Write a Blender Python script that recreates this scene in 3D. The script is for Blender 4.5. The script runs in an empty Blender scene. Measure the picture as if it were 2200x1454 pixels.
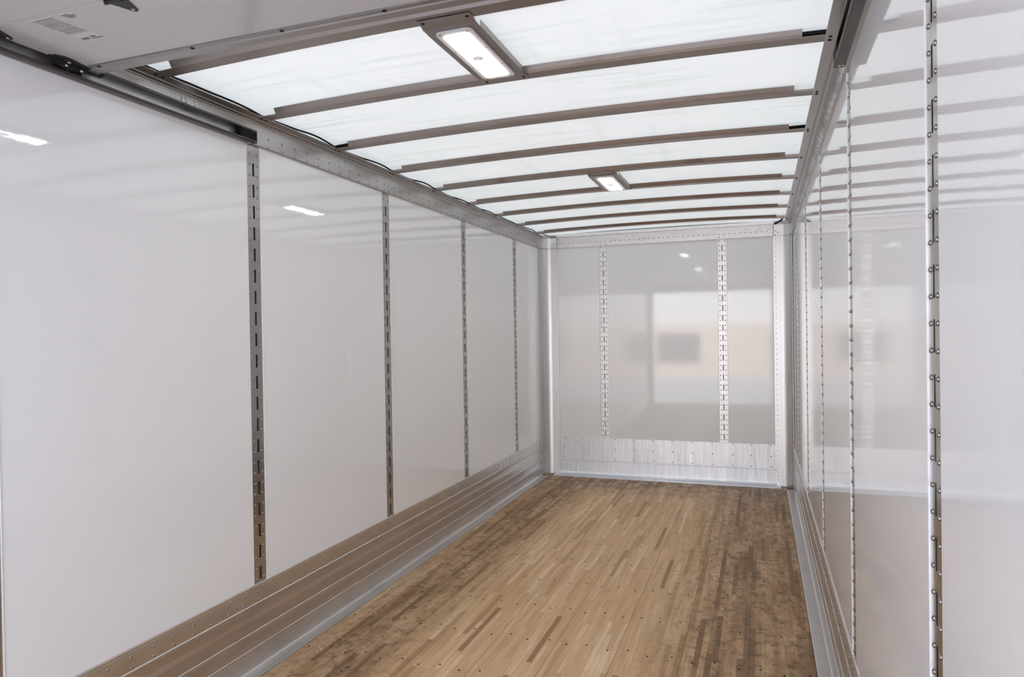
import bpy, bmesh, math, random
from mathutils import Matrix, Vector

# ------------------------------------------------------------------ camera, sky, sun, exposure
sc = bpy.context.scene
COL = sc.collection
W, D = 2.53, 7.247                       # inside width and depth of the cargo box (m)
F = Vector((-0.33808135, 0.94107065, -0.00932924)).normalized()
R = Vector((0.94105243, 0.33792557, -0.015054)).normalized()
U = R.cross(F).normalized()
cam_data = bpy.data.cameras.new('camera')
cam = bpy.data.objects.new('camera', cam_data)
COL.objects.link(cam)
cam_data.sensor_width = 36.0
cam_data.lens = 1485.93 / 2200 * 36.0
cam_data.clip_start = 0.02
cam_data.dof.use_dof = True
cam_data.dof.focus_distance = 4.6
cam_data.dof.aperture_fstop = 13.0
mat = Matrix((R, U, -F)).transposed().to_4x4()
mat.translation = Vector((2.2329, 0.0, 1.5489))
cam.matrix_world = mat
sc.camera = cam

world = bpy.data.worlds.new('world')
sc.world = world
world.use_nodes = True
wb = world.node_tree.nodes['Background']
wb.inputs['Color'].default_value = (0.68, 0.81, 1.0, 1)
wb.inputs['Strength'].default_value = 3.2

sun_data = bpy.data.lights.new('sun', 'SUN')
sun_data.energy = 24.0
sun_data.color = (1.0, 0.965, 0.91)
sun_data.angle = math.radians(0.6)
sun = bpy.data.objects.new('sun', sun_data)
COL.objects.link(sun)
sun.rotation_euler = Vector((0.22, 0.62, 0.75)).to_track_quat('Z', 'Y').to_euler()
sun.location = (3, 5, 12)

sc.view_settings.view_transform = 'Standard'
sc.view_settings.look = 'None'
sc.view_settings.exposure = -0.07
sc.view_settings.gamma = 1.0
sc.view_settings.use_curve_mapping = False
try:
    sc.cycles.use_denoising = True
    sc.cycles.max_bounces = 14
    sc.cycles.diffuse_bounces = 8
    sc.cycles.glossy_bounces = 6
    sc.cycles.sample_clamp_indirect = 6.0
except Exception:
    pass

# ------------------------------------------------------------------ materials
def new_mat(name):
    m = bpy.data.materials.new(name)
    m.use_nodes = True
    nt = m.node_tree
    b = nt.nodes['Principled BSDF']
    return m, nt, b

def node(nt, kind, **kw):
    n = nt.nodes.new(kind)
    for k, v in kw.items():
        if k in n.inputs.keys():
            n.inputs[k].default_value = v
        else:
            setattr(n, k, v)
    return n

def math_n(nt, op, a, b=None, c=None):
    n = nt.nodes.new('ShaderNodeMath'); n.operation = op
    for i, v in enumerate((a, b, c)):
        if v is None: continue
        if isinstance(v, (int, float)): n.inputs[i].default_value = v
        else: nt.links.new(v, n.inputs[i])
    return n.outputs[0]

def coords(nt, scale=(1, 1, 1)):
    tc = nt.nodes.new('ShaderNodeTexCoord')
    mp = nt.nodes.new('ShaderNodeMapping')
    mp.inputs['Scale'].default_value = scale
    nt.links.new(tc.outputs['Object'], mp.inputs['Vector'])
    return mp.outputs['Vector']

def noise(nt, vec, scale, detail=4, rough=0.55):
    n = nt.nodes.new('ShaderNodeTexNoise')
    n.inputs['Scale'].default_value = scale
    n.inputs['Detail'].default_value = detail
    n.inputs['Roughness'].default_value = rough
    nt.links.new(vec, n.inputs['Vector'])
    return n.outputs['Fac']

def ramp(nt, fac, stops):
    n = nt.nodes.new('ShaderNodeValToRGB')
    el = n.color_ramp.elements
    while len(el) < len(stops): el.new(0.5)
    for e, (p, c) in zip(el, stops):
        e.position = p
        e.color = (*c, 1) if len(c) == 3 else c
    nt.links.new(fac, n.inputs['Fac'])
    return n.outputs['Color']

def maprange(nt, v, a, b, c=0.0, d=1.0):
    n = nt.nodes.new('ShaderNodeMapRange')
    n.inputs[1].default_value = a; n.inputs[2].default_value = b
    n.inputs[3].default_value = c; n.inputs[4].default_value = d
    nt.links.new(v, n.inputs[0])
    return n.outputs[0]

def mix(nt, fac, a, b, kind='MIX'):
    n = nt.nodes.new('ShaderNodeMix'); n.data_type = 'RGBA'; n.blend_type = kind
    for sock, v in ((n.inputs['Factor'], fac), (n.inputs[6], a), (n.inputs[7], b)):
        if isinstance(v, (int, float)): sock.default_value = v
        elif isinstance(v, tuple): sock.default_value = (*v, 1)
        else: nt.links.new(v, sock)
    return n.outputs[2]

def bump(nt, b, height, strength, dist):
    n = nt.nodes.new('ShaderNodeBump')
    n.inputs['Strength'].default_value = strength
    n.inputs['Distance'].default_value = dist
    nt.links.new(height, n.inputs['Height'])
    nt.links.new(n.outputs['Normal'], b.inputs['Normal'])

def metal(name, col, rough, stretch=(1, 1, 1), var=0.08, stain=0.0, stain_col=(.2, .16, .13), nscale=30, aniso=0):
    m, nt, b = new_mat(name)
    v = coords(nt, stretch)
    n = noise(nt, v, nscale, 5)
    c = mix(nt, n, tuple(x * .95 for x in col), tuple(min(1, x * 1.05) for x in col))
    if stain > 0:
        v2 = coords(nt, tuple(.15 + .85 * (q / max(stretch)) for q in stretch))
        n2 = noise(nt, v2, 9, 6, .7)
        f = maprange(nt, n2, .52, .72, 0, stain)
        c = mix(nt, f, c, stain_col)
    nt.links.new(c, b.inputs['Base Color'])
    b.inputs['Metallic'].default_value = 1.0
    nt.links.new(maprange(nt, n, .3, .7, rough - var, rough + var), b.inputs['Roughness'])
    if aniso:
        b.inputs['Anisotropic'].default_value = aniso
        tg = nt.nodes.new('ShaderNodeTangent'); tg.direction_type = 'RADIAL'; tg.axis = 'Z'
        nt.links.new(tg.outputs[0], b.inputs['Tangent'])
        b.inputs['Anisotropic Rotation'].default_value = 0.25
    return m

M = {}
M['alu_rail'] = metal('brushed_aluminium', (.50, .485, .475), .34, (6, .3, 6), .03, .30, (.42, .38, .35))
M['alu_scuff'] = metal('scuffed_aluminium', (.68, .66, .645), .36, (6, .3, 6), .03, .35, (.36, .33, .31))
M['alu_post'] = metal('polished_corner_aluminium', (.82, .815, .825), .42, (8, 8, .3), .03, .30, (.45, .42, .40), aniso=.6)
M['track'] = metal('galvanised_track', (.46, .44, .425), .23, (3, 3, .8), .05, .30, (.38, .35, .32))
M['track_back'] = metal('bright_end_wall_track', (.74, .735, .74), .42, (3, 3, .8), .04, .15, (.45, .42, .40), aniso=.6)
M['bow'] = metal('roof_bow_metal', (.38, .335, .305), .38, (.8, 10, 10), .05, .6, (.22, .165, .125))
M['bow_speck'] = metal('speckled_bow_metal', (.38, .335, .305), .42, (1.2, 2, 2), .07, .8, (.16, .12, .09), 60)
M['shaded_grime'] = metal('shaded_grimy_channel', (.13, .12, .115), .38, (3, .7, 3), .06, .5, (.04, .036, .033))  # flange colour carries dark reflections and gap shade as well as grime
M['door_alu'] = metal('dull_door_edge_aluminium', (.42, .40, .39), .42, (.6, 8, 8), .05, .4, (.26, .23, .21))
M['header'] = metal('header_aluminium', (.80, .79, .79), .30, (.5, 12, 12), .05, .2, (.4, .38, .36))
M['galv'] = metal('galvanised_channel', (.66, .66, .66), .42, (3, .7, 3), .1, .3, (.4, .4, .4))
M['rivet'] = metal('rivet_metal', (.36, .34, .33), .25, var=.02)  # base darkened to stand for the contact shade around each head
M['steel'] = metal('plain_steel', (.5, .5, .5), .35, var=.05)
M['copper'] = metal('brass_screw_metal', (.62, .36, .16), .4, var=.04)
M['plate'] = metal('light_plate_metal', (.40, .38, .365), .46, (4, 1, 4), .06, .5, (.30, .26, .23))

def plain(name, col, rough, spec=.5, metallic=0):
    m, nt, b = new_mat(name)
    v = coords(nt)
    n = noise(nt, v, 25, 3)
    c = mix(nt, n, tuple(x * .92 for x in col), tuple(min(1, x * 1.06) for x in col))
    nt.links.new(c, b.inputs['Base Color'])
    b.inputs['Roughness'].default_value = rough
    b.inputs['Metallic'].default_value = metallic
    b.inputs['Specular IOR Level'].default_value = spec
    return m
M['rubber'] = plain('black_rubber', (.010, .010, .010), .7, .15)
M['black'] = plain('black_painted_steel', (.016, .016, .017), .45, .4)
M['darkgap'] = plain('dark_cavity_steel', (.05, .047, .045), .6, .2)
M['dark_screw'] = plain('dark_screw_head', (.020, .015, .012), .6, .2)
M['slotback'] = plain('dull_channel_steel', (.16, .155, .15), .5)
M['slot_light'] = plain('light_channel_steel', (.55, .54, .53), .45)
M['outer'] = plain('outer_skin', (.6, .6, .6), .5)
M['white_plastic'] = plain('white_plastic_housing', (.72, .70, .69), .4)
M['sticker'] = plain('white_sticker', (.62, .60, .59), .5)
M['print'] = plain('grey_sticker_print', (.15, .145, .14), .6)
M['ink'] = plain('marker_ink', (.05, .045, .04), .7, .2)
M['flake'] = plain('bright_metal_flake', (.9, .9, .92), .25, .8)
M['wire_cap'] = plain('ivory_wire_cap', (.55, .52, .46), .5)

# glossy white wall panel
def panel_mat(name, col, rough, bstr):
    m, nt, b = new_mat(name)
    v = coords(nt)
    n = noise(nt, v, 2.2, 5)
    c = mix(nt, n, col, tuple(x * .975 for x in col))
    sm = maprange(nt, noise(nt, v, 5.0, 6, .7), .68, .80, 0, .22)
    c = mix(nt, sm, c, (.50, .46, .42))
    nt.links.new(c, b.inputs['Base Color'])
    nt.links.new(maprange(nt, n, .3, .7, rough * .85, rough * 1.15), b.inputs['Roughness'])
    b.inputs['IOR'].default_value = 1.62
    w = math_n(nt, 'ADD', noise(nt, coords(nt, (24, 34, 24)), 1.0, 3, .5), math_n(nt, 'MULTIPLY', noise(nt, v, 2.0, 2), 2.0))
    bump(nt, b, w, bstr, .00026)
    return m
M['panel'] = panel_mat('glossy_white_panel', (.88, .88, .885), .035, .5)
M['panel_back'] = panel_mat('glossy_back_panel', (.93, .935, .93), .05, .35)
M['door_panel'] = panel_mat('white_door_panel', (.52, .495, .49), .16, .3)

# scratched scuff plate on the back wall
m, nt, b = new_mat('scratched_back_plate')
n = noise(nt, coords(nt, (26, 26, 1.6)), 2.0, 8, .75)
c = mix(nt, maprange(nt, n, .35, .65), (.84, .845, .88), (.97, .975, 1.0))
nt.links.new(c, b.inputs['Base Color'])
b.inputs['Metallic'].default_value = 1.0
nt.links.new(maprange(nt, n, .35, .65, .56, .44), b.inputs['Roughness'])
b.inputs['Anisotropic'].default_value = .75
tg = nt.nodes.new('ShaderNodeTangent'); tg.direction_type = 'RADIAL'; tg.axis = 'Z'
nt.links.new(tg.outputs[0], b.inputs['Tangent'])
b.inputs['Anisotropic Rotation'].default_value = 0.25
bump(nt, b, n, .12, .0005)
M['scratched'] = m

# translucent fibreglass roof sheet
m = bpy.data.materials.new('translucent_roof_sheet'); m.use_nodes = True
nt = m.node_tree; nt.nodes.clear()
out = nt.nodes.new('ShaderNodeOutputMaterial')
tr = nt.nodes.new('ShaderNodeBsdfTranslucent')
df = nt.nodes.new('ShaderNodeBsdfDiffuse')
mx = nt.nodes.new('ShaderNodeAddShader')
v = coords(nt)
n1 = noise(nt, v, 1.6, 6, .6)
weave = noise(nt, coords(nt, (1.2, 26, 1)), 1.2, 3, .6)
seam = noise(nt, coords(nt, (14, .6, 1)), 1.0, 3, .6)
tcol = ramp(nt, n1, [(.30, (.0640, .0686, .0690)), (.70, (.0675, .0702, .0722))])
tcol = mix(nt, maprange(nt, weave, .50, .70, 0, .9), tcol, (.0500, .0560, .0530))
tcol = mix(nt, maprange(nt, seam, .58, .74, 0, .7), tcol, (.0500, .0560, .0545))
spk = math_n(nt, 'MULTIPLY', maprange(nt, noise(nt, coords(nt, (1, 1.6, 1)), 38, 6, .75), .56, .66, 0, 1), maprange(nt, noise(nt, v, 2.3, 2), .50, .64, 0, .9))
tcol = mix(nt, spk, tcol, (.024, .024, .021))
nt.links.new(tcol, tr.inputs['Color'])
df.inputs['Color'].default_value = (.76, .77, .775, 1)
nt.links.new(tr.outputs[0], mx.inputs[0]); nt.links.new(df.outputs[0], mx.inputs[1])
nt.links.new(mx.outputs[0], out.inputs['Surface'])
M['roof'] = m

# laminated hardwood floor
m, nt, b = new_mat('laminated_hardwood_floor')
tc = nt.nodes.new('ShaderNodeTexCoord')
sep = nt.nodes.new('ShaderNodeSeparateXYZ'); nt.links.new(tc.outputs['Object'], sep.inputs[0])
X, Y = sep.outputs['X'], sep.outputs['Y']
PW, X0 = 0.3017, 0.0543
row = math_n(nt, 'FLOOR', math_n(nt, 'DIVIDE', math_n(nt, 'SUBTRACT', X, X0), PW / 11))
wn1 = nt.nodes.new('ShaderNodeTexWhiteNoise'); wn1.noise_dimensions = '1D'; nt.links.new(row, wn1.inputs['W'])
off = math_n(nt, 'MULTIPLY', wn1.outputs['Value'], 7.3)
cell = math_n(nt, 'FLOOR', math_n(nt, 'ADD', math_n(nt, 'DIVIDE', Y, .55), off))
cmb = nt.nodes.new('ShaderNodeCombineXYZ'); nt.links.new(row, cmb.inputs[0]); nt.links.new(cell, cmb.inputs[1])
wn2 = nt.nodes.new('ShaderNodeTexWhiteNoise'); wn2.noise_dimensions = '3D'; nt.links.new(cmb.outputs[0], wn2.inputs['Vector'])
tone = wn2.outputs['Value']
base = ramp(nt, tone, [(0, (.360, .200, .098)), (.05, (.550, .345, .182)), (.20, (.680, .440, .238)), (.50, (.740, .492, .276)), (.80, (.790, .540, .315)), (1, (.900, .670, .430))])
grain = noise(nt, coords(nt, (70, 3, 1)), 1.0, 7, .65)
base = mix(nt, maprange(nt, grain, .38, .68, 0, .50), base, (.36, .21, .11))
cloud = noise(nt, coords(nt, (1.6, .55, 1)), 2.2, 6, .6)
base = mix(nt, maprange(nt, cloud, .5, .8, 0, .22), base, (.45, .295, .17))
pale = noise(nt, coords(nt, (5, .7, 1)), 1.7, 5, .6)
base = mix(nt, maprange(nt, pale, .60, .78, 0, .40), base, (.80, .67, .54))
# traffic dirt: along the left edge, along the right planks and across the front
blot = noise(nt, coords(nt, (5.0, 1.0, 1)), 2.0, 9, .72)
blot2 = noise(nt, coords(nt, (9, 7, 1)), 2.0, 9, .78)
mL = math_n(nt, 'MULTIPLY', maprange(nt, X, .05, .28, .35, 1), maprange(nt, X, .42, .72, 1, 0))
mR = maprange(nt, X, 1.62, 2.0, 0, 1)
mB = maprange(nt, Y, 6.35, 6.95, 0, 1)
mask = math_n(nt, 'MAXIMUM', math_n(nt, 'MAXIMUM', mL, mR), math_n(nt, 'MULTIPLY', mB, .8))
stripv = math_n(nt, 'ADD', blot, math_n(nt, 'MULTIPLY', math_n(nt, 'SUBTRACT', wn1.outputs['Value'], .5), .10))
stripv = math_n(nt, 'ADD', stripv, math_n(nt, 'MULTIPLY', math_n(nt, 'SUBTRACT', tone, .5), .14))
d1 = math_n(nt, 'MULTIPLY', mask, maprange(nt, stripv, .36, .64, .10, .85))
base = mix(nt, d1, base, (.290, .158, .074))
sdark = math_n(nt, 'MULTIPLY', maprange(nt, tone, .10, .42, .62, 0), maprange(nt, mask, .3, 1, 0, 1))
base = mix(nt, sdark, base, (.165, .088, .044))
d2 = math_n(nt, 'MULTIPLY', mask, maprange(nt, blot2, .50, .60, 0, .75))
base = mix(nt, d2, base, (.125, .072, .040))
d3 = math_n(nt, 'MULTIPLY', mB, maprange(nt, noise(nt, coords(nt, (4, 3, 1)), 2.2, 7, .7), .46, .62, 0, .75))
base = mix(nt, d3, base, (.095, .080, .072))
scr = noise(nt, coords(nt, (9, 60, 1)), 1.0, 6, .8)
base = mix(nt, math_n(nt, 'MULTIPLY', maprange(nt, scr, .58, .70, 0, .6), maprange(nt, mask, 0, 1, .25, 1)), base, (.12, .08, .055))
fr = math_n(nt, 'FRACT', math_n(nt, 'DIVIDE', math_n(nt, 'SUBTRACT', X, X0 - .0011), PW))
seamline = maprange(nt, fr, .0070, .0078, 1, 0)
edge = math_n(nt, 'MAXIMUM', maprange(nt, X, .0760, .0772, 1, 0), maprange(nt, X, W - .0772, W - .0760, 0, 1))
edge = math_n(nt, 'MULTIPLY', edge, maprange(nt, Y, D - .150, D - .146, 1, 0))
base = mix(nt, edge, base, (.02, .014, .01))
base = mix(nt, math_n(nt, 'MULTIPLY', seamline, .85), base, (.045, .030, .022))
nt.links.new(base, b.inputs['Base Color'])
nt.links.new(maprange(nt, blot, .3, .7, .42, .58), b.inputs['Roughness'])
b.inputs['Specular IOR Level'].default_value = .25
hgt = math_n(nt, 'SUBTRACT', math_n(nt, 'MULTIPLY', grain, .25), seamline)
bump(nt, b, hgt, .35, .001)
M['wood'] = m

m, nt, b = new_mat('led_lens')
b.inputs['Base Color'].default_value = (.9, .9, .9, 1)
b.inputs['Emission Color'].default_value = (1, .97, .95, 1)
b.inputs['Emission Strength'].default_value = 15.0
M['led'] = m

m, nt, b = new_mat('sensor_ring')
b.inputs['Base Color'].default_value = (.55, .52, .48, 1)
b.inputs['Emission Color'].default_value = (1, .95, .9, 1)
b.inputs['Emission Strength'].default_value = .25  # weak emission brightens the sensor itself, though it is no lamp
b.inputs['Roughness'].default_value = .3
M['sensor'] = m

# outdoors (seen only as reflections and daylight through the open rear)
def ground_mat(name, c1, c2, sc_, rough):
    m, nt, b = new_mat(name)
    v = coords(nt)
    nt.links.new(mix(nt, noise(nt, v, sc_, 6), c1, c2), b.inputs['Base Color'])
    b.inputs['Roughness'].default_value = rough
    return m
M['concrete'] = ground_mat('yard_concrete', (.34, .355, .42), (.39, .40, .46), .6, .8)
M['facade'] = ground_mat('facade_render', (.66, .52, .45), (.74, .60, .52), .5, .8)
M['facade_white'] = ground_mat('facade_band', (.82, .81, .78), (.86, .85, .83), .5, .7)
M['glass'] = plain('dark_window_glass', (.06, .07, .08), .1)

# ------------------------------------------------------------------ mesh helpers
class MB:
    def __init__(self):
        self.bm = bmesh.new()
    def box(self, x0, y0, z0, x1, y1, z1):
        vs = [self.bm.verts.new(p) for p in ((x0,y0,z0),(x1,y0,z0),(x1,y1,z0),(x0,y1,z0),(x0,y0,z1),(x1,y0,z1),(x1,y1,z1),(x0,y1,z1))]
        for f in ((0,3,2,1),(4,5,6,7),(0,1,5,4),(1,2,6,5),(2,3,7,6),(3,0,4,7)):
            self.bm.faces.new([vs[i] for i in f])
        return self
    def prism(self, poly, fn, a, b, cuts=None):
        """closed 2D polygon poly swept from a to b; fn(p, q, t) gives the 3D point"""
        ts = [a, b] if cuts is None else cuts
        rings = [[self.bm.verts.new(fn(p, q, t)) for p, q in poly] for t in ts]
        n = len(poly)
        for r0, r1 in zip(rings, rings[1:]):
            for i in range(n):
                j = (i + 1) % n
                self.bm.faces.new((r0[i], r0[j], r1[j], r1[i]))
        self.bm.faces.new(rings[0]); self.bm.faces.new(list(reversed(rings[-1])))
        return self
    def tube(self, pts, r, seg=10):
        pts = [Vector(p) for p in pts]
        rings = []
        for i, p in enumerate(pts):
            d = (pts[min(i+1, len(pts)-1)] - pts[max(i-1, 0)]).normalized()
            a = d.cross(Vector((0, 0, 1)) if abs(d.z) < .9 else Vector((1, 0, 0))).normalized()
            c = d.cross(a)
            rings.append([self.bm.verts.new(p + r * (math.cos(2*math.pi*k/seg) * a + math.sin(2*math.pi*k/seg) * c)) for k in range(seg)])
        for r0, r1 in zip(rings, rings[1:]):
            for i in range(seg):
                j = (i + 1) % seg
                self.bm.faces.new((r0[i], r0[j], r1[j], r1[i]))
        self.bm.faces.new(list(reversed(rings[0]))); self.bm.faces.new(rings[-1])
        return self
    def lathe(self, prof, seg=12, axis='Z', at=(0, 0, 0)):
        """prof: (radius, height) from base to tip along the axis"""
        at = Vector(at)
        def P(r, h, k):
            t = 2 * math.pi * k / seg
            c, s = r * math.cos(t), r * math.sin(t)
            return at + Vector({'Z': (c, s, h), 'X': (h, c, s), 'Y': (c, h, s), '-Z': (c, s, -h), '-X': (-h, c, s), '-Y': (c, -h, s)}[axis])
        rings = []
        for r, h in prof:
            if r < 1e-7: rings.append([self.bm.verts.new(P(0, h, 0))])
            else: rings.append([self.bm.verts.new(P(r, h, k)) for k in range(seg)])
        for r0, r1 in zip(rings, rings[1:]):
            for k in range(seg):
                j = (k + 1) % seg
                if len(r1) == 1: self.bm.faces.new((r0[k], r0[j], r1[0]))
                elif len(r0) == 1: self.bm.faces.new((r0[0], r1[j], r1[k]))
                else: self.bm.faces.new((r0[k], r0[j], r1[j], r1[k]))
        if len(rings[0]) > 1: self.bm.faces.new(list(reversed(rings[0])))
        if len(rings[-1]) > 1: self.bm.faces.new(rings[-1])
        return self
    def quadgrid(self, us, vs, fn, hole):
        """sheet with square holes, then closed by solidify-like extrusion done by caller"""
        V = {}
        def g(i, j):
            if (i, j) not in V: V[(i, j)] = self.bm.verts.new(fn(us[i], vs[j]))
            return V[(i, j)]
        for i in range(len(us) - 1):
            for j in range(len(vs) - 1):
                if hole(i, j): continue
                self.bm.faces.new((g(i, j), g(i+1, j), g(i+1, j+1), g(i, j+1)))
        return self
    def build(self, name, mt, parent=None, smooth=False, bevel=0.0, solid=0.0):
        bm = self.bm
        bmesh.ops.recalc_face_normals(bm, faces=bm.faces)
        me = bpy.data.meshes.new(name)
        bm.to_mesh(me); bm.free()
        me.materials.append(mt)
        o = bpy.data.objects.new(name, me)
        COL.objects.link(o)
        if parent is not None: o.parent = parent
        if smooth:
            for p in me.polygons: p.use_smooth = True
        if bevel > 0:
            md = o.modifiers.new('bevel', 'BEVEL'); md.width = bevel; md.segments = 2; md.limit_method = 'ANGLE'; md.angle_limit = math.radians(40)
        return o

def empty(name, loc=(0, 0, 0)):
    o = bpy.data.objects.new(name, None)
    o.empty_display_size = .05
    COL.objects.link(o)
    o.location = loc
    return o

def tag(o, label, cat, group=None):
    o['label'] = label; o['category'] = cat
    if group: o['group'] = group
    return o

def struct(o):
    o['kind'] = 'structure'
    return o

def child(o, parent):
    """parent while keeping the world position (parents are only translated)"""
    o.parent = parent
    o.location = Vector(o.location) - parent.location
    return o

def rivet_mesh(axis, r=.0058, h=.0036, mt='rivet'):
    b_ = MB().lathe([(r, -.0006), (r, .0004), (r*.86, h*.55), (r*.5, h*.9), (0, h)], 12, axis)
    bm = b_.bm
    bmesh.ops.recalc_face_normals(bm, faces=bm.faces)
    me = bpy.data.meshes.new('rivet_' + axis)
    bm.to_mesh(me); bm.free()
    for p in me.polygons: p.use_smooth = True
    me.materials.append(M[mt])
    return me
RV = {a: rivet_mesh(a) for a in ('X', '-X', '-Y')}
RVL = {a: rivet_mesh(a, .0054, .0028, 'alu_post') for a in ('X', '-X', '-Y')}
SCR_FLOOR = rivet_mesh('Z', .0058, .0010, 'dark_screw')
SCR_SILL = rivet_mesh('Z', .0065, .0016, 'dark_screw')
SCR_DOWN = rivet_mesh('-Z', .0068, .003, 'dark_screw')
SCR_DOWN_S = rivet_mesh('-Z', .0045, .002, 'copper')
BOLT = {a: rivet_mesh(a, .009, .004, 'steel') for a in ('X', '-X')}

def put(mesh, name, loc, parent):
    o = bpy.data.objects.new(name, mesh)
    COL.objects.link(o)
    o.parent = parent
    o.location = Vector(loc) - (parent.location if parent else Vector((0, 0, 0)))
    return o

def put_many(mesh, name, locs, parent, limit=100):
    """first `limit` as parts of their own, the rest as one part of kind stuff"""
    for l in locs[:limit]: put(mesh, name, l, parent)
    rest = locs[limit:]
    if rest:
        bm = bmesh.new()
        for l in rest:
            n0 = len(bm.verts)
            bm.from_mesh(mesh)
            bm.verts.ensure_lookup_table()
            for v_ in bm.verts[n0:]: v_.co += Vector(l) - parent.location
        me = bpy.data.meshes.new(name + 's'); bm.to_mesh(me); bm.free()
        for p in me.polygons: p.use_smooth = True
        me.materials.clear(); me.materials.append(mesh.materials[0])
        o = bpy.data.objects.new(name + 's', me); COL.objects.link(o); o.parent = parent
        o['kind'] = 'stuff'

SIDES = {'left': (lambda n: n), 'right': (lambda n: W - n)}
CAMP = Vector((2.2329, 0, 1.5489))
YR = -0.45                                # rear end of the body
TY = [1.4378 + 1.2197 * i for i in range(5)]   # slotted track positions
HB, HT = .3888, 2.4412                    # top of scuff rail, bottom of top rail
TH = .042                                 # half width of a track

# ------------------------------------------------------------------ floor
fl = struct(MB().box(-.03, YR, -.05, W + .03, D + .03, 0).build('floor', M['wood']))
locs = []
for r in range(-3, 10):
    yb = 3.303 + .4064 * r
    if yb > 7.08: continue
    for k in range(8):
        xs = X0 + PW * k
        for i, dx in enumerate((.049, .150, .256)):
            locs.append((xs + dx, yb + (.014 if (i + k) % 2 else -.014), .0))
rng = random.Random(4)
locs = [(x + rng.uniform(-.003, .003), y + rng.uniform(-.004, .004), z) for x, y, z in locs if .08 < x < 2.45]
def on_screen(p):
    d = Vector(p) - CAMP
    z = d.dot(F)
    if z <= .05: return False
    u = 1100 + 1485.9 * d.dot(R) / z; v_ = 727 - 1485.9 * d.dot(U) / z
    return -40 < u < 2240 and -40 < v_ < 1494
locs = [l for l in locs if on_screen(l)]
locs.sort(key=lambda l: (Vector(l) - CAMP).length)
put_many(SCR_FLOOR, 'screw', locs, fl)
# marker scribble on the wood
def floor_pt(u, v_):
    d = F + R * ((u - 1100) / 1485.93) - U * ((v_ - 727) / 1485.93)
    t = (0.0006 - CAMP.z) / d.z
    return CAMP + d * t
ink = MB()
for st in ([(729, 1441.5), (735, 1439.5), (731, 1443.5), (738, 1441.5)], [(739, 1437), (742, 1432.5), (747, 1436), (750, 1430)],
           [(722, 1446), (727, 1444.5)], [(744.5, 1430), (747.5, 1433)], [(718, 1449), (726, 1447.5), (730, 1449)], [(749, 1438.5), (754, 1437)]):
    ink.tube([floor_pt(*p) for p in st], .0011, 5)
ink.build('scribble', M['ink'], fl)

# ------------------------------------------------------------------ side walls
for side, S in SIDES.items():
    a, b_ = sorted((S(-.055), S(-.03)))
    wl = struct(MB().box(a, YR, -.05, b_, D + .05, 2.60).build('wall_' + side, M['outer']))
    c0, c1 = sorted((S(-.0299), S(-.028)))
    MB().box(c0, YR, 0, c1, D, 2.58).build('liner', M['darkgap'], wl)
    TS = [t + (.007 if (side == 'right' and t < 2) else 0) for t in TY]
    edges = [YR + .05] + [e for t in TS for e in (t - TH - .0012, t + TH + .0026)] + [D - .02]
    for y0, y1 in zip(edges[0::2], edges[1::2]):
        x0, x1 = sorted((S(-.006), S(0)))
        MB().box(x0, y0, .37, x1, y1, 2.46).build('wall_panel', M['panel'], wl, bevel=.0006)

def track_mesh(us, S, z0, z1, slots):
    """face plate with real slots and a channel behind; us = half width"""
    zs = [z0]
    for lo, hi in sorted(slots): zs += [lo, hi]
    zs.append(z1)
    us_ = [-TH, -.0063, .0063, TH]
    b1 = MB()
    hole = lambda i, j: i == 1 and j % 2 == 1
    front = b1.quadgrid(us_, zs, lambda u_, z: S(u_, z, 0), hole)
    bm = b1.bm
    geom = bmesh.ops.extrude_face_region(bm, geom=list(bm.faces))
    dv = S(0, 0, .0022) - S(0, 0, 0)
    bmesh.ops.translate(bm, verts=[g for g in geom['geom'] if isinstance(g, bmesh.types.BMVert)], vec=dv)
    return b1

last_track = [None]
def make_track(label, S, z0, z1, stop, pitch, sl0, rv0, nr, rvaxis, origin, ns=20, depth=.022, chan='slotback', face='track'):
    """S(u, z, depth) -> Vector; u along the wall, depth into the wall"""
    t = empty('slotted_track', origin)
    tag(t, label, 'cargo track', 'slotted cargo tracks on the walls')
    slots = [(sl0 - pitch * k - .061, sl0 - pitch * k) for k in range(ns)]
    o = track_mesh(None, S, z0, z1, slots).build('face_plate', M[face])
    child(o, t)
    ch = MB()
    for u0, u1 in ((-.016, -.0145), (.0145, .016)):
        p, q = S(u0, z0, .0023), S(u1, z1, depth)
        ch.box(*(min(p[i], q[i]) for i in range(3)), *(max(p[i], q[i]) for i in range(3)))
    p, q = S(-.016, z0, depth - .0015), S(.016, z1, depth)
    ch.box(*(min(p[i], q[i]) for i in range(3)), *(max(p[i], q[i]) for i in range(3)))
    child(ch.build('back_channel', M[chan]), t)
    for k in range(nr):
        z = rv0 - pitch / 2 * k
        for u_ in (-.0255, .0255):
            put(RV[rvaxis], 'rivet', S(u_, z, 0), t)
    last_track[0] = t
    return t

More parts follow.
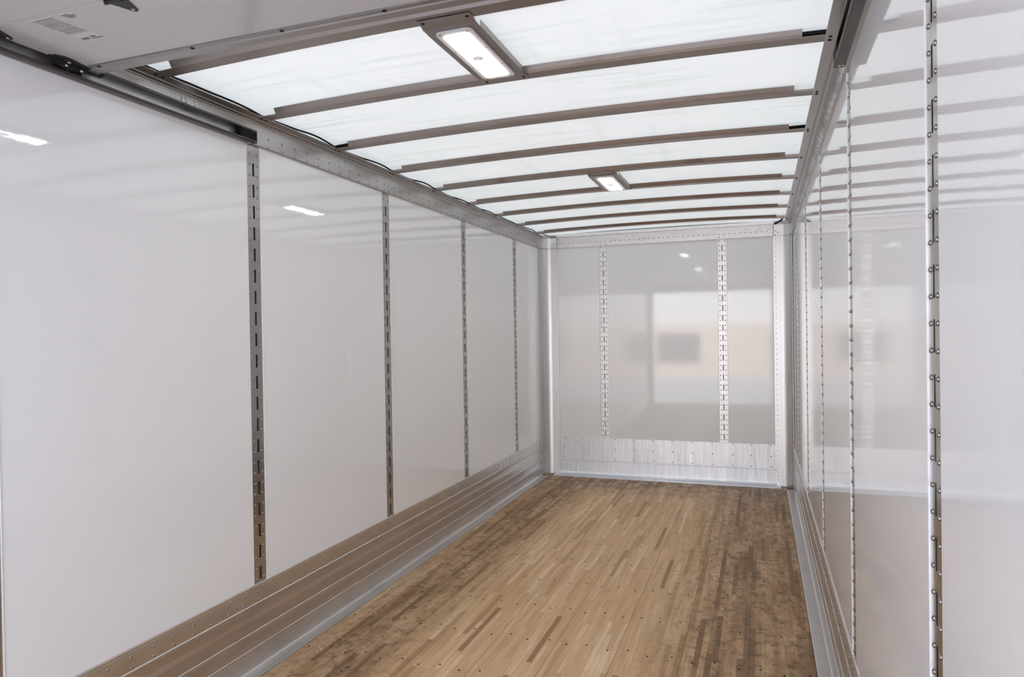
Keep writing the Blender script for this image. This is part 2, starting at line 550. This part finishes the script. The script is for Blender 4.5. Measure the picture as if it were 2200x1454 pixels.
ordinal = ['grey slotted steel track cut off by the left edge of the photo',
           'grey slotted steel track on left wall, directly below the end of the door track',
           'second full grey slotted track on left wall, counted from the camera',
           'third full grey slotted track on left wall, narrow in perspective',
           'farthest grey slotted track on left wall, next to the corner post']
ordinal_r = ['large near grey slotted track on right wall, widest in the photo',
             'grey slotted track on right wall, second from camera, below the door track end',
             'grey slotted track on right wall, third from camera, thin with rivets edge-on',
             'grey slotted track on right wall, fourth from camera, a thin dark line',
             'farthest grey slotted track on right wall, beside the corner post']
for side, labs in (('left', ordinal), ('right', ordinal_r)):
    S = SIDES[side]
    for y, lab in zip(TY, labs):
        y = y + (.007 if (side == 'right' and y < 2) else 0)
        fn = (lambda u_, z, d, y=y, S=S: Vector((S(-.0008 - d), y + u_, z)))
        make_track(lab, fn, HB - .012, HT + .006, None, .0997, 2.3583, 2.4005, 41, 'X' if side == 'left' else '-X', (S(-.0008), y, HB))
        x0, x1 = sorted((S(-.004), S(.0032)))
        child(MB().box(x0, y + TH + .0002, HB - .01, x1, y + TH + .0024, HT + .004).build('edge_bead', M['panel']), last_track[0])

# ------------------------------------------------------------------ back wall
bw = struct(MB().box(-.05, D + .03, -.05, W + .05, D + .055, 2.62).build('wall_back', M['outer']))
MB().box(0, D + .028, 0, W, D + .0299, 2.60).build('liner', M['darkgap'], bw)
TX = [.6703, 1.8793]
edges = [.01] + [e for t in TX for e in (t - TH - .0015, t + TH + .0015)] + [W - .01]
for x0, x1 in zip(edges[0::2], edges[1::2]):
    MB().box(x0, D, .20, x1, D + .006, 2.46).build('wall_panel', M['panel_back'], bw, bevel=.0006)
for x, lab in zip(TX, ('left slotted track of the two on the far end wall', 'right slotted track of the two on the far end wall, glaring white in places')):
    fn = (lambda u_, z, d, x=x: Vector((x + u_, D + .004 + d, z)))
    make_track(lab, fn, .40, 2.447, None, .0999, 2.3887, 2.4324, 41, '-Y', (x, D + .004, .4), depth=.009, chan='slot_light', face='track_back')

# ------------------------------------------------------------------ rails along the side walls
def rivet_ys(y0, y1):
    ys = []
    for t in [TY[0] - 1.2197] + TY:
        ys += [t - .027, t + .027] + [t + .1 * k for k in range(1, 12)]
    return sorted(y for y in ys if y0 < y < y1)

bot = [(-.005, 0), (-.005, .3888), (0, .3888), (.0035, .3875), (.0057, .3835), (.0057, .3752), (.0045, .3742), (.0057, .3732),
       (.0057, .3045), (.0080, .3025), (.0095, .3000), (.0090, .2955), (.0045, .2925), (.0020, .2850), (.0012, .2700), (.0012, .2500),
       (.0030, .2360), (.0036, .2300), (.0036, .1775), (.0066, .1755), (.0072, .1700), (.0030, .1650), (.0010, .1500), (.0010, .1240),
       (.0034, .1020), (.0068, .1000), (.0072, .0945), (.0030, .0900), (.0016, .0700), (.0016, .0380), (.0030, .0200), (.0070, .0105),
       (.0110, .0062), (.0160, .0045), (.0690, .0042), (.0735, .0030), (.0745, 0)]
top = [(-.005, 2.4412), (.0040, 2.4412), (.0105, 2.4424), (.0120, 2.4450), (.0105, 2.4478), (.0080, 2.4495), (.0080, 2.5250),
       (.0086, 2.5380), (.0105, 2.5470), (.0125, 2.5495), (.0150, 2.5495), (.0165, 2.5530), (.0300, 2.5560), (.0330, 2.5535), (.0365, 2.5535),
       (.0385, 2.5570), (.0710, 2.5622), (.0730, 2.5640), (.0720, 2.5665), (.0300, 2.5660), (.0, 2.5760), (-.005, 2.5760)]
for side, S in SIDES.items():
    ax = 'X' if side == 'left' else '-X'
    yend = D - .1595
    sr = empty('scuff_rail', (S(0), YR + .05, 0))
    tag(sr, 'ribbed aluminium scuff rail along foot of the %s wall' % side, 'scuff rail', 'aluminium rails along the box')
    child(MB().prism(bot, lambda p, q, t, S=S: (S(p), t, q), YR + .05, yend).build('rail_extrusion', M['alu_scuff']), sr)
    pts = [(S(.0057), y, z) for y in rivet_ys(.6, yend - .005) for z in (.3535, .3150)]
    pts = [p for p in pts if on_screen(p)]
    pts.sort(key=lambda l: (Vector(l) - CAMP).length)
    put_many(RV[ax], 'rivet', pts, sr)
    tr_ = empty('top_rail', (S(0), YR + .05, HT))
    tag(tr_, 'riveted aluminium top rail where the %s wall meets the roof' % side, 'top rail', 'aluminium rails along the box')
    child(MB().prism(top, lambda p, q, t, S=S: (S(p), t, q), YR + .05, D - .1765).build('rail_extrusion', M['alu_rail']), tr_)
    pts = [(S(.0080), y, z) for y in rivet_ys(2.70, D - .185) for z in (2.4935, 2.4565)]
    pts.sort(key=lambda l: (Vector(l) - CAMP).length)
    put_many(RV[ax], 'rivet', pts, tr_)
    for k in range(9):
        yb = 2.70 + .598 * (k - 1)
        for dy in (-.048, -.016):
            put(SCR_DOWN, 'screw', (S(.056), yb + dy, 2.5598), tr_)
    for dy in (0, .12):
        put(BOLT[ax], 'bolt', (S(.0095), 3.415 + dy, 2.536), tr_)
    put(rivet_mesh(ax, .0055, .004, 'copper'), 'brass_screw', (S(.0080), 2.632, 2.4560), tr_)

# ------------------------------------------------------------------ back header, corner posts and caps
def plan_path(side, off=0.0, y0=.158):
    """plan of the rounded corner, from the side wall to the back wall"""
    S = SIDES[side]; r = .088
    pts = [(S(.0075 + off), D - y0)]
    cx_, cy_ = .0075 + r, D - .006 - r
    for k in range(0, 11):
        t = math.pi - (math.pi / 2) * k / 10
        pts.append((S(cx_ + (r - off) * math.cos(t)), cy_ + (r - off) * math.sin(t)))
    pts.append((S(.171), D - .006 - off))
    return pts
def strip(path, thick_path, z0, z1):
    poly = path + list(reversed(thick_path))
    return MB().prism(poly, lambda p, q, t: (p, q, t), z0, z1)
for side, S in SIDES.items():
    ax = 'X' if side == 'left' else '-X'
    cp_ = empty('corner_post', (S(.05), D - .05, 0))
    tag(cp_, 'shiny rounded aluminium corner post in the far %s corner' % side, 'corner post', 'rounded corner posts at the far end')
    o = strip(plan_path(side), plan_path(side, -.0028), .002, 2.4462).build('post_extrusion', M['alu_post'])
    child(o, cp_)
    zs = [2.42, 2.39] + [2.345 - .05 * k for k in range(44)] + [.1371, .1001, .0631]
    for z in zs: put(RVL['-Y'], 'rivet', (S(.1495), D - .006, z), cp_)
    for z in [2.40 - .05 * k for k in range(46)]: put(RVL[ax], 'rivet', (S(.0075), D - .150, z), cp_)
    cc = strip(plan_path(side, .004, .175), plan_path(side, .0003, .175), 2.4500, 2.5600).build('corner_cap', M['alu_post'])
    child(cc, cp_)
    o = strip(plan_path(side, .008, .175), plan_path(side, .0003, .175), 2.4464, 2.4500).build('cap_lip', M['alu_rail'])
    child(o, cp_)
    o = strip(plan_path(side, .012, .175), plan_path(side, -.002, .175), 2.5604, 2.5900).build('upper_lip', M['alu_rail'])
    child(o, cp_)
    for p in ((S(.1495), 2.4975), (S(.1275), 2.480), (S(.1495), 2.4565)):
        put(RV['-Y'], 'rivet', (p[0], D - .0100, p[1]), cp_)
    for z in (2.545, 2.51, 2.47):
        put(RV[ax], 'rivet', (S(.0115), D - .138, z), cp_)

hd = empty('end_header', (W / 2, D, 2.447))
tag(hd, 'riveted aluminium header band across top of the far end wall', 'header')
prof = [(.002, 2.4470), (.0120, 2.4470), (.0130, 2.4500), (.0100, 2.4515), (.0100, 2.5545), (.0065, 2.5560), (.0065, 2.5600),
        (.0200, 2.5620), (.0220, 2.5640), (.0220, 2.5930), (.0200, 2.5945), (.002, 2.5945)]
child(MB().prism(prof, lambda p, q, t: (t, D - p, q), .166, W - .166).build('header_extrusion', M['header']), hd)
xs = [.2004 + .0501 * k for k in range(43)]
for x in xs:
    if min(abs(x - t) for t in TX) < .035: continue
    put(RV['-Y'], 'rivet', (x, D - .0100, 2.4970), hd)
for t in TX:
    for dx in (-.026, .026):
        for z in (2.4938, 2.4645): put(RV['-Y'], 'rivet', (t + dx, D - .0100, z), hd)

# ------------------------------------------------------------------ scuff plate and sill at the back wall
bp = empty('scuff_plate', (W / 2, D, .02))
tag(bp, 'bright scratched aluminium scuff plate at foot of the far end wall', 'scuff plate')
prof = [(.0005, .4066), (.0045, .4060), (.0045, .1720), (.0105, .1695), (.0105, .1660), (.0060, .1640), (.0060, .1615), (.0105, .1600), (.0105, .1560),
        (.0045, .1525), (.0045, .0450), (.0058, .0320), (.0090, .0220), (.0150, .0145), (.0210, .0110), (.0215, .0085), (.0005, .0085)]
child(MB().prism(prof, lambda p, q, t: (t, D - p, q), .1715, W - .1588).build('plate_sheet', M['scratched']), bp)
for x in (.2177, .4156, .7712, .9691, 1.1687, 1.3672, 1.5671, 1.762, 1.960, 2.135, 2.318):
    for z in (.3970, .2895, .1835): put(RV['-Y'], 'rivet', (x, D - .0045, z), bp)
sp = empty('sill_strip', (W / 2, D - .06, 0))
tag(sp, 'flat white-metal sill strip screwed to the wood below the far scuff plate', 'sill strip')
child(MB().box(.118, D - .118, .0, W - .125, D - .002, .0058).build('strip_plate', M['scratched'], bevel=.0008), sp)
for k in range(16): put(SCR_SILL, 'screw', (.154 + .1485 * k, D - .108 + .002 * math.sin(k * 3), .0058), sp)

# ------------------------------------------------------------------ roof sheet
bm_ = MB()
xs = [-.03 + (W + .06) * i / 28 for i in range(29)]
def zroof(x): return 2.5915 + .021 * (1 - ((x - W / 2) / (W / 2)) ** 2)
V0 = [[bm_.bm.verts.new((x, y, zroof(x))) for x in xs] for y in (YR, 2.0, 4.5, D + .05)]
for r0, r1 in zip(V0, V0[1:]):
    for i in range(len(xs) - 1): bm_.bm.faces.new((r0[i], r0[i+1], r1[i+1], r1[i]))
ce = struct(bm_.build('ceiling', M['roof'], smooth=True))

# ------------------------------------------------------------------ roof bows
def zbow(x): return 2.563 + .020 * (1 - ((x - W / 2) / 1.19) ** 2)
bow_labels = ['roof bow closest to the open door, door edge rail runs beside it',
              'roof bow holding the far end of the large near ceiling light',
              'second roof bow from the near light, black sleeve in its left end',
              'roof bow with a black sleeve in its right end, thin in its left end',
              'speckled dirty roof bow at the near edge of the small far ceiling light',
              'brown roof bow holding the far end of the small far ceiling light',
              'roof bow just behind the small far ceiling light',
              'second to last roof bow before the far end wall',
              'last roof bow, right in front of the far end header']
def channel(poly, x0, x1, yb, mb, seg=26):
    cuts = [x0 + (x1 - x0) * i / seg for i in range(seg + 1)]
    mb.prism(poly, lambda p, q, t: (t, yb + p, zbow(t) + q), x0, x1, cuts)
for k, lab in enumerate(bow_labels):
    yb = 2.70 + .598 * (k - 1)
    mb = MB()
    channel([(-.060, 0), (0, 0), (0, .0255), (.016, .0262), (.016, .0278), (-.002, .0275), (-.002, .0018), (-.060, .0018)], .022, W - .022, yb, mb)
    channel([(-.0602, .0002), (-.0600, .0018), (-.0650, .0100), (-.0745, .0245), (-.0765, .0243), (-.0668, .0092)], .148, W - .148, yb, mb)
    o = mb.build('roof_bow', M['bow_speck'] if k == 4 else M['bow'])
    tag(o, lab, 'roof bow', 'curved metal roof bows')

# black sleeves sticking out of bow ends
def sleeve(xa, xb, yb, sag, label, h=.010):
    mb = MB()
    n = 10
    poly = [(math.cos(t) * .016, math.sin(t) * h) for t in [2 * math.pi * i / 14 for i in range(14)]]
    cuts = [xa + (xb - xa) * i / n for i in range(n + 1)]
    mb.prism(poly, lambda p, q, t: (t, yb - .046 + p, zbow(t) + .0135 + q + sag * (t - xa) / (xb - xa)), xa, xb, cuts)
    o = mb.build('cable_sleeve', M['rubber'], smooth=True)
    return tag(o, label, 'cable sleeve', 'black sleeves at the bow ends')
sleeve(W - .153, W - .045, 2.70, 0, 'thick black sleeve at right end of the bow behind the near light')
sleeve(W - .153, W - .045, 2.70 + .598 * 2, .003, 'thinner black sleeve at right end of a bow, farther from camera', .0075)
sleeve(.060, .148, 2.70 + .598, .002, 'small black sleeve at left end of a bow, over the left rail', .0075)

# black cable lying on the left top rail
pts = []
y = 1.95
while y < 6.95:
    ph = ((y - 2.66) / .598) % 1.0
    bulge = .017 * max(0, math.sin(math.pi * min(1, max(0, (ph - .42) / .55)))) * (.7 + .3 * math.sin(y * 5))
    pts.append((.066 + bulge * .9, y, 2.5715 + .004 * math.sin(y * 9) + bulge * .25))
    y += .035
tag(MB().tube(pts, .0048, 8).build('black_cable', M['rubber'], smooth=True), 'black cable snaking along the left top rail under the roof', 'cable')
def loom(name, paths, r, label):
    mb = MB()
    for p in paths: mb.tube(p, r, 8)
    return tag(mb.build(name, M['rubber'], smooth=True), label, 'cable', 'loose wiring in the far roof corners')
loom('wire_loom', [[(.10, 6.90, 2.572), (.118, 6.96, 2.562), (.135, 7.02, 2.555), (.15, 7.08, 2.552), (.158, 7.15, 2.558), (.162, 7.20, 2.572)]], .0045,
     'black wire looping down in the far left roof corner')
loom('wire_loom', [[(W - .09, 6.94, 2.575), (W - .10, 7.0, 2.562), (W - .125, 7.08, 2.556), (W - .15, 7.14, 2.556)],
                   [(W - .085, 6.98, 2.578), (W - .105, 7.04, 2.566), (W - .14, 7.12, 2.552), (W - .16, 7.15, 2.551)],
                   [(W - .10, 7.02, 2.574), (W - .115, 7.06, 2.566), (W - .15, 7.13, 2.561), (W - .16, 7.16, 2.556)]], .0052,
     'black taped wire bundle in the far right roof corner')
tag(MB().lathe([(.011, 0), (.0125, .004), (.0125, .018), (.009, .026), (0, .027)], 14, '-Z', (W - .09, 7.10, 2.583)).build('wire_connector', M['wire_cap'], smooth=True),
    'small ivory wire connector beside the taped bundle in far right roof corner', 'wire connector')

# ------------------------------------------------------------------ ceiling lights
def rounded(hx, hy, r, n=6):
    p = []
    for cx_, cy_, a0 in ((hx-r, hy-r, 0), (-hx+r, hy-r, 90), (-hx+r, -hy+r, 180), (hx-r, -hy+r, 270)):
        for i in range(n + 1):
            t = math.radians(a0 + 90 * i / n)
            p.append((cx_ + r * math.cos(t), cy_ + r * math.sin(t)))
    return p
def ceiling_light(yc, label):
    z = 2.5795
    L = empty('ceiling_light', (W / 2, yc, z))
    tag(L, label, 'ceiling light', 'LED ceiling lights between roof bows')
    def lp(o): o.parent = L; return o
    # mounting plate: sunk middle, raised ends, small upward flanges on both long sides
    mb = MB()
    poly = [(-.308, 0), (-.268, 0), (-.252, -.006), (.252, -.006), (.268, 0), (.308, 0), (.308, .0015), (.267, .0015), (.251, -.0045), (-.251, -.0045), (-.267, .0015), (-.308, .0015)]
    mb.prism(poly, lambda p, q, t: (t, p, q), -.097, .097)
    for s in (-1, 1):
        x0, x1 = sorted((s * .097, s * .0985))
        mb.box(x0, -.215, -.006, x1, .215, .016)
    lp(mb.build('mounting_plate', M['plate']))
    mb = MB().prism(rounded(.068, .230, .022), lambda p, q, t: (p, q, t), -.0150, -.0062)
    lp(mb.build('housing', M['white_plastic'], bevel=.002))
    mb = MB().prism(rounded(.047, .203, .012), lambda p, q, t: (p, q, t), -.0185, -.0151)
    lp(mb.build('lens', M['led'], bevel=.0012))
    mb = MB().lathe([(.021, .0186), (.021, .0205), (.017, .0222), (.011, .0215), (.007, .026), (0, .0275)], 24, '-Z')
    lp(mb.build('motion_sensor', M['sensor'], smooth=True))
    for x, y in ((-.08, -.288), (.08, -.288), (-.08, .288), (.08, .288)):
        o = bpy.data.objects.new('screw', SCR_DOWN); COL.objects.link(o); o.parent = L; o.location = (x, y, 0)
    for x, y in ((-.05, -.217), (.05, -.217), (-.05, .217), (.05, .217), (-.0585, -.07), (.0585, -.07), (-.0585, .09), (.0585, .09)):
        o = bpy.data.objects.new('housing_screw', SCR_DOWN_S); COL.objects.link(o); o.parent = L; o.location = (x, y, -.015)
    return L
ceiling_light(2.372, 'large near LED ceiling light on a grey metal plate between roof bows')
ceiling_light(2.372 + .598 * 4, 'small far LED ceiling light between the fifth and sixth roof bows')

# ------------------------------------------------------------------ overhead door rolled up under the roof
ZD = 2.478
door = struct(empty('door_1', (W / 2, 1.75, ZD)))
door['label'] = 'white sectional overhead door rolled open under the roof'
sec = [1.745, 1.424, 1.01, .596, .182, -.232, -.44]
for y1, y0 in zip(sec, sec[1:]):
    child(MB().box(.048, y0 + .0012, ZD, W - .048, y1 - .0012, ZD + .022).build('door_section', M['door_panel'], bevel=.0012), door)
prof = [(1.7440, .001), (1.7440, -.004), (1.7600, -.0045), (1.7640, -.0085), (1.7930, -.0095), (1.7960, -.0060), (1.7960, .0240), (1.7930, .0260), (1.7440, .0240)]
eb = child(MB().prism(prof, lambda p, q, t: (t, p, ZD + q), .060, W - .060).build('edge_rail', M['door_alu']), door)
for x in (.125, .53, .875, 1.23, 1.6, 2.0, 2.35):
    put(SCR_DOWN, 'screw', (x, 1.753, ZD - .0044), door)
# strap hinges over the section joint
def hinge(x):
    pts_ = [(-.026, -.070), (-.014, -.078), (.0, -.080), (.014, -.078), (.026, -.070), (.030, -.020), (.031, .010), (.022, .030), (.014, .052), (.008, .067), (0, .073), (-.008, .067), (-.014, .052), (-.022, .030), (-.031, .010), (-.030, -.020)]
    mb = MB().prism(pts_, lambda p, q, t: (x + p, 1.430 + q, t), ZD - .004, ZD - .0002)
    mb.tube([(x - .03, 1.424, ZD - .008), (x + .03, 1.424, ZD - .008)], .006, 10)
    h = child(mb.build('hinge', M['black']), door)
    for q in (.058, -.05):
        s_ = bpy.data.objects.new('hinge_screw', rivet_mesh('-Z', .005, .003, 'steel')); COL.objects.link(s_)
        s_.parent = h
        s_.location = Vector((x, 1.430 + q, ZD - .004)) - door.location - h.location
hinge(.578); hinge(1.265); hinge(1.95); 
for x in (.068, W - .068):
    hinge(x)
# roller carriers on both ends
def roller(side):
    S = SIDES[side]
    br = MB()
    prof_ = [(1.625, -.006), (1.655, -.022), (1.690, -.030), (1.725, -.022), (1.750, -.018), (1.815, -.014), (1.828, -.004), (1.828, .010), (1.625, .010)]
    br.prism(prof_, lambda p, q, t: (S(t), p, ZD + q), .053, .0605)
    pts_ = [(.053, 1.63), (.078, 1.63), (.090, 1.655), (.090, 1.685), (.080, 1.725), (.074, 1.815), (.053, 1.828)]
    br.prism(pts_, lambda p, q, t: (S(p), q, ZD + t), -.006, -.0005)
    o = child(br.build('roller_bracket', M['black']), door)
    for y in (1.685, 1.740):
        wv = child(MB().lathe([(.010, 0), (.018, .001), (.0195, .004), (.0195, .009), (.018, .012), (.010, .013)], 20, 'X' if side == 'left' else '-X', (S(.026), y, 2.462)).build('roller_wheel', M['rubber'], smooth=False), door)
        child(MB().tube([(S(.036), y, 2.462), (S(.064), y, 2.462)], .005, 10).build('axle', M['steel'], smooth=True), door)
    for y in (1.690, 1.795):
        put(rivet_mesh('-Z', .0065, .004, 'steel'), 'bracket_bolt', (S(.066), y, ZD - .006), door)
roller('left'); roller('right')
# printed stickers
lab = child(MB().prism([(.233, 1.4385), (.320, 1.4385), (.345, 1.598), (.258, 1.594)][:4], lambda p, q, t: (p, q, t), ZD - .0006, ZD + .0002).build('warning_label', M['sticker']), door)
pr_ = MB(); rng = random.Random(3)
def lpt(a, b_):      # label coordinates: a across, b along
    p0, p1, p2, p3 = (.233, 1.4385), (.320, 1.4385), (.345, 1.598), (.258, 1.594)
    x = (1-b_)*((1-a)*p0[0]+a*p1[0]) + b_*((1-a)*p3[0]+a*p2[0])
    y = (1-b_)*((1-a)*p0[1]+a*p1[1]) + b_*((1-a)*p3[1]+a*p2[1])
    return x, y
def lrect(a0, a1, b0, b1):
    pr_.prism([lpt(a0, b0), lpt(a1, b0), lpt(a1, b1), lpt(a0, b1)], lambda p, q, t: (p, q, t), ZD - .0009, ZD - .0006)
bb = .035
for kind in (1, 0, 0, 0, 0, 0, 1, 1, 0, 1, 0, 0, 0, 0, 1, 0, 0, 1, 0, 0):
    th = .020 if kind else .010
    a = .05
    while a < .93:
        w_ = rng.uniform(.08, .22)
        lrect(a, min(.95, a + w_), bb, bb + th); a += w_ + .018
    bb += th + .020
lrect(.08, .40, .88, .96); lrect(.48, .95, .93, .965); lrect(.55, .78, .85, .90)
child(pr_.build('label_print', M['print']), door)
st = child(MB().prism([(.345, 1.440), (.397, 1.441), (.402, 1.470), (.350, 1.469)], lambda p, q, t: (p, q, t), ZD - .0006, ZD + .0002).build('small_label', M['sticker']), door)
p2 = MB()
for i, (x0, x1) in enumerate(((.349, .380), (.352, .392), (.357, .394), (.360, .385))):
    p2.prism([(x0, 1.4435 + i * .0062), (x1, 1.4435 + i * .0062), (x1 + .001, 1.4475 + i * .0062), (x0 + .001, 1.4475 + i * .0062)], lambda p, q, t: (p, q, t), ZD - .0009, ZD - .0006)
child(p2.build('small_label_print', M['print']), door)

# ------------------------------------------------------------------ door tracks
for side, S in SIDES.items():
    ax = 'X' if side == 'left' else '-X'
    dt = empty('door_track', (S(.013), 1.0, 2.47))
    tag(dt, 'galvanised door roller track along the top of the %s wall' % side, 'door track', 'roller tracks of the overhead door')
    th = .002
    web = [(.0124, 2.4988), (.0124, 2.4385), (.0150, 2.4400), (.0150, 2.4965)]
    child(MB().prism(web, lambda p, q, t: (S(p), t, q), YR + .06, 2.6199).build('channel_web', M['galv']), dt)
    outer = [(.0151, 2.4420), (.0151, 2.4385), (.0200, 2.4365), (.0440, 2.4365), (.0490, 2.4385), (.0515, 2.4430), (.0515, 2.4475)]
    inner = [(.0495, 2.4475), (.0495, 2.4440), (.0478, 2.4405), (.0440, 2.4387), (.0205, 2.4387), (.0165, 2.4405)]
    up = [(.0151, 2.4965), (.0440, 2.4965), (.0478, 2.4950), (.0495, 2.4920), (.0495, 2.4885), (.0515, 2.4885), (.0515, 2.4930), (.0490, 2.4972), (.0440, 2.4990), (.0151, 2.4990)]
    mb = MB().prism(outer + inner, lambda p, q, t: (S(p), t, q), YR + .06, 2.620)
    mb.prism(up, lambda p, q, t: (S(p), t, q), YR + .06, 2.620)
    child(mb.build('channel_flange', M['shaded_grime']), dt)
    y0, y1 = 2.525, 2.628
    x0, x1 = sorted((S(.0150), S(.0505)))
    child(MB().box(x0, y0, 2.4390, x1, y1, 2.4962).build('rubber_stop', M['rubber'], bevel=.002), dt)
    for n_ in (.022, .034): put(rivet_mesh('-Z', .0045, .004, 'steel'), 'stop_screw', (S(n_), 2.60, 2.4365), dt)
    put(rivet_mesh('Z', .0045, .006, 'steel'), 'stop_screw', (S(.022), 2.60, 2.4990), dt)
    for yb in (2.225, .9):
        x0, x1 = sorted((S(.0082), S(.0122)))
        mb = MB().box(x0, yb, 2.4985, x1, yb + .082, 2.5440)
        x0, x1 = sorted((S(.0082), S(.0400)))
        mb.box(x0, yb, 2.4992, x1, yb + .082, 2.5020)
        br = child(mb.build('bracket', M['galv'], bevel=.0006), dt)
        for dy, z in ((.016, 2.534), (.020, 2.517), (.066, 2.534), (.068, 2.516)):
            put(rivet_mesh(ax, .0058, .0028, 'steel'), 'bracket_bolt', (S(.0122), yb + dy, z), dt)

# ------------------------------------------------------------------ metal flakes on the floor, front left
rng = random.Random(11)
mb = MB()
for i in range(85):
    if i < 60: u, v_ = rng.gauss(700, 30), rng.gauss(1385, 18)
    else: u, v_ = rng.uniform(640, 880), rng.uniform(1290, 1450)
    if i < 60: v_ = 1385 - (u - 700) * .55 + rng.gauss(0, 9)
    p = floor_pt(u, v_)
    if p.x < .085: continue
    s = rng.uniform(.0012, .0034)
    a_ = rng.uniform(0, 6.28)
    d1_, d2_ = Vector((math.cos(a_), math.sin(a_), 0)), Vector((-math.sin(a_), math.cos(a_), 0))
    vs = [p + d1_ * s, p + d2_ * s * .5 + Vector((0, 0, s * .7)), p - d1_ * s, p - d2_ * s * .5 + Vector((0, 0, .0002))]
    top_ = [mb.bm.verts.new(q + Vector((0, 0, .0006))) for q in vs]
    bot_ = [mb.bm.verts.new(q) for q in vs]
    mb.bm.faces.new(top_); mb.bm.faces.new(list(reversed(bot_)))
    for i2 in range(4):
        j2 = (i2 + 1) % 4
        mb.bm.faces.new((top_[i2], bot_[i2], bot_[j2], top_[j2]))
o = mb.build('metal_shavings', M['flake'])
o['kind'] = 'stuff'
tag(o, 'tiny bright metal shavings scattered on the wood at front left', 'metal shavings')

# ------------------------------------------------------------------ rear frame and the yard behind the camera
for n_, bx_ in (('trim_1', (-.05, YR - .06, -.05, .075, YR, 2.60)), ('trim_2', (W - .075, YR - .06, -.05, W + .05, YR, 2.60)),
                ('trim_3', (.075, YR - .06, 2.33, W - .075, YR, 2.60))):
    struct(MB().box(*bx_).build(n_, M['track']))
g = struct(MB().box(-60, -70, -1.30, 60, 40, -1.20).build('ground', M['concrete']))
bd = empty('yard_building', (0, -26, -1.2))
tag(bd, 'low beige building across the yard behind the open rear of the box', 'building')
child(MB().box(-26, -34, -1.2, 22, -26, 1.8).build('facade', M['facade']), bd)
child(MB().box(-26, -34, 1.8, 22, -26.05, 5.2).build('upper_band', M['facade_white']), bd)
for i in range(7):
    x0 = -22 + i * 6.2
    child(MB().box(x0, -26.02, -.3, x0 + 2.4, -25.95, 1.3).build('window', M['glass']), bd)
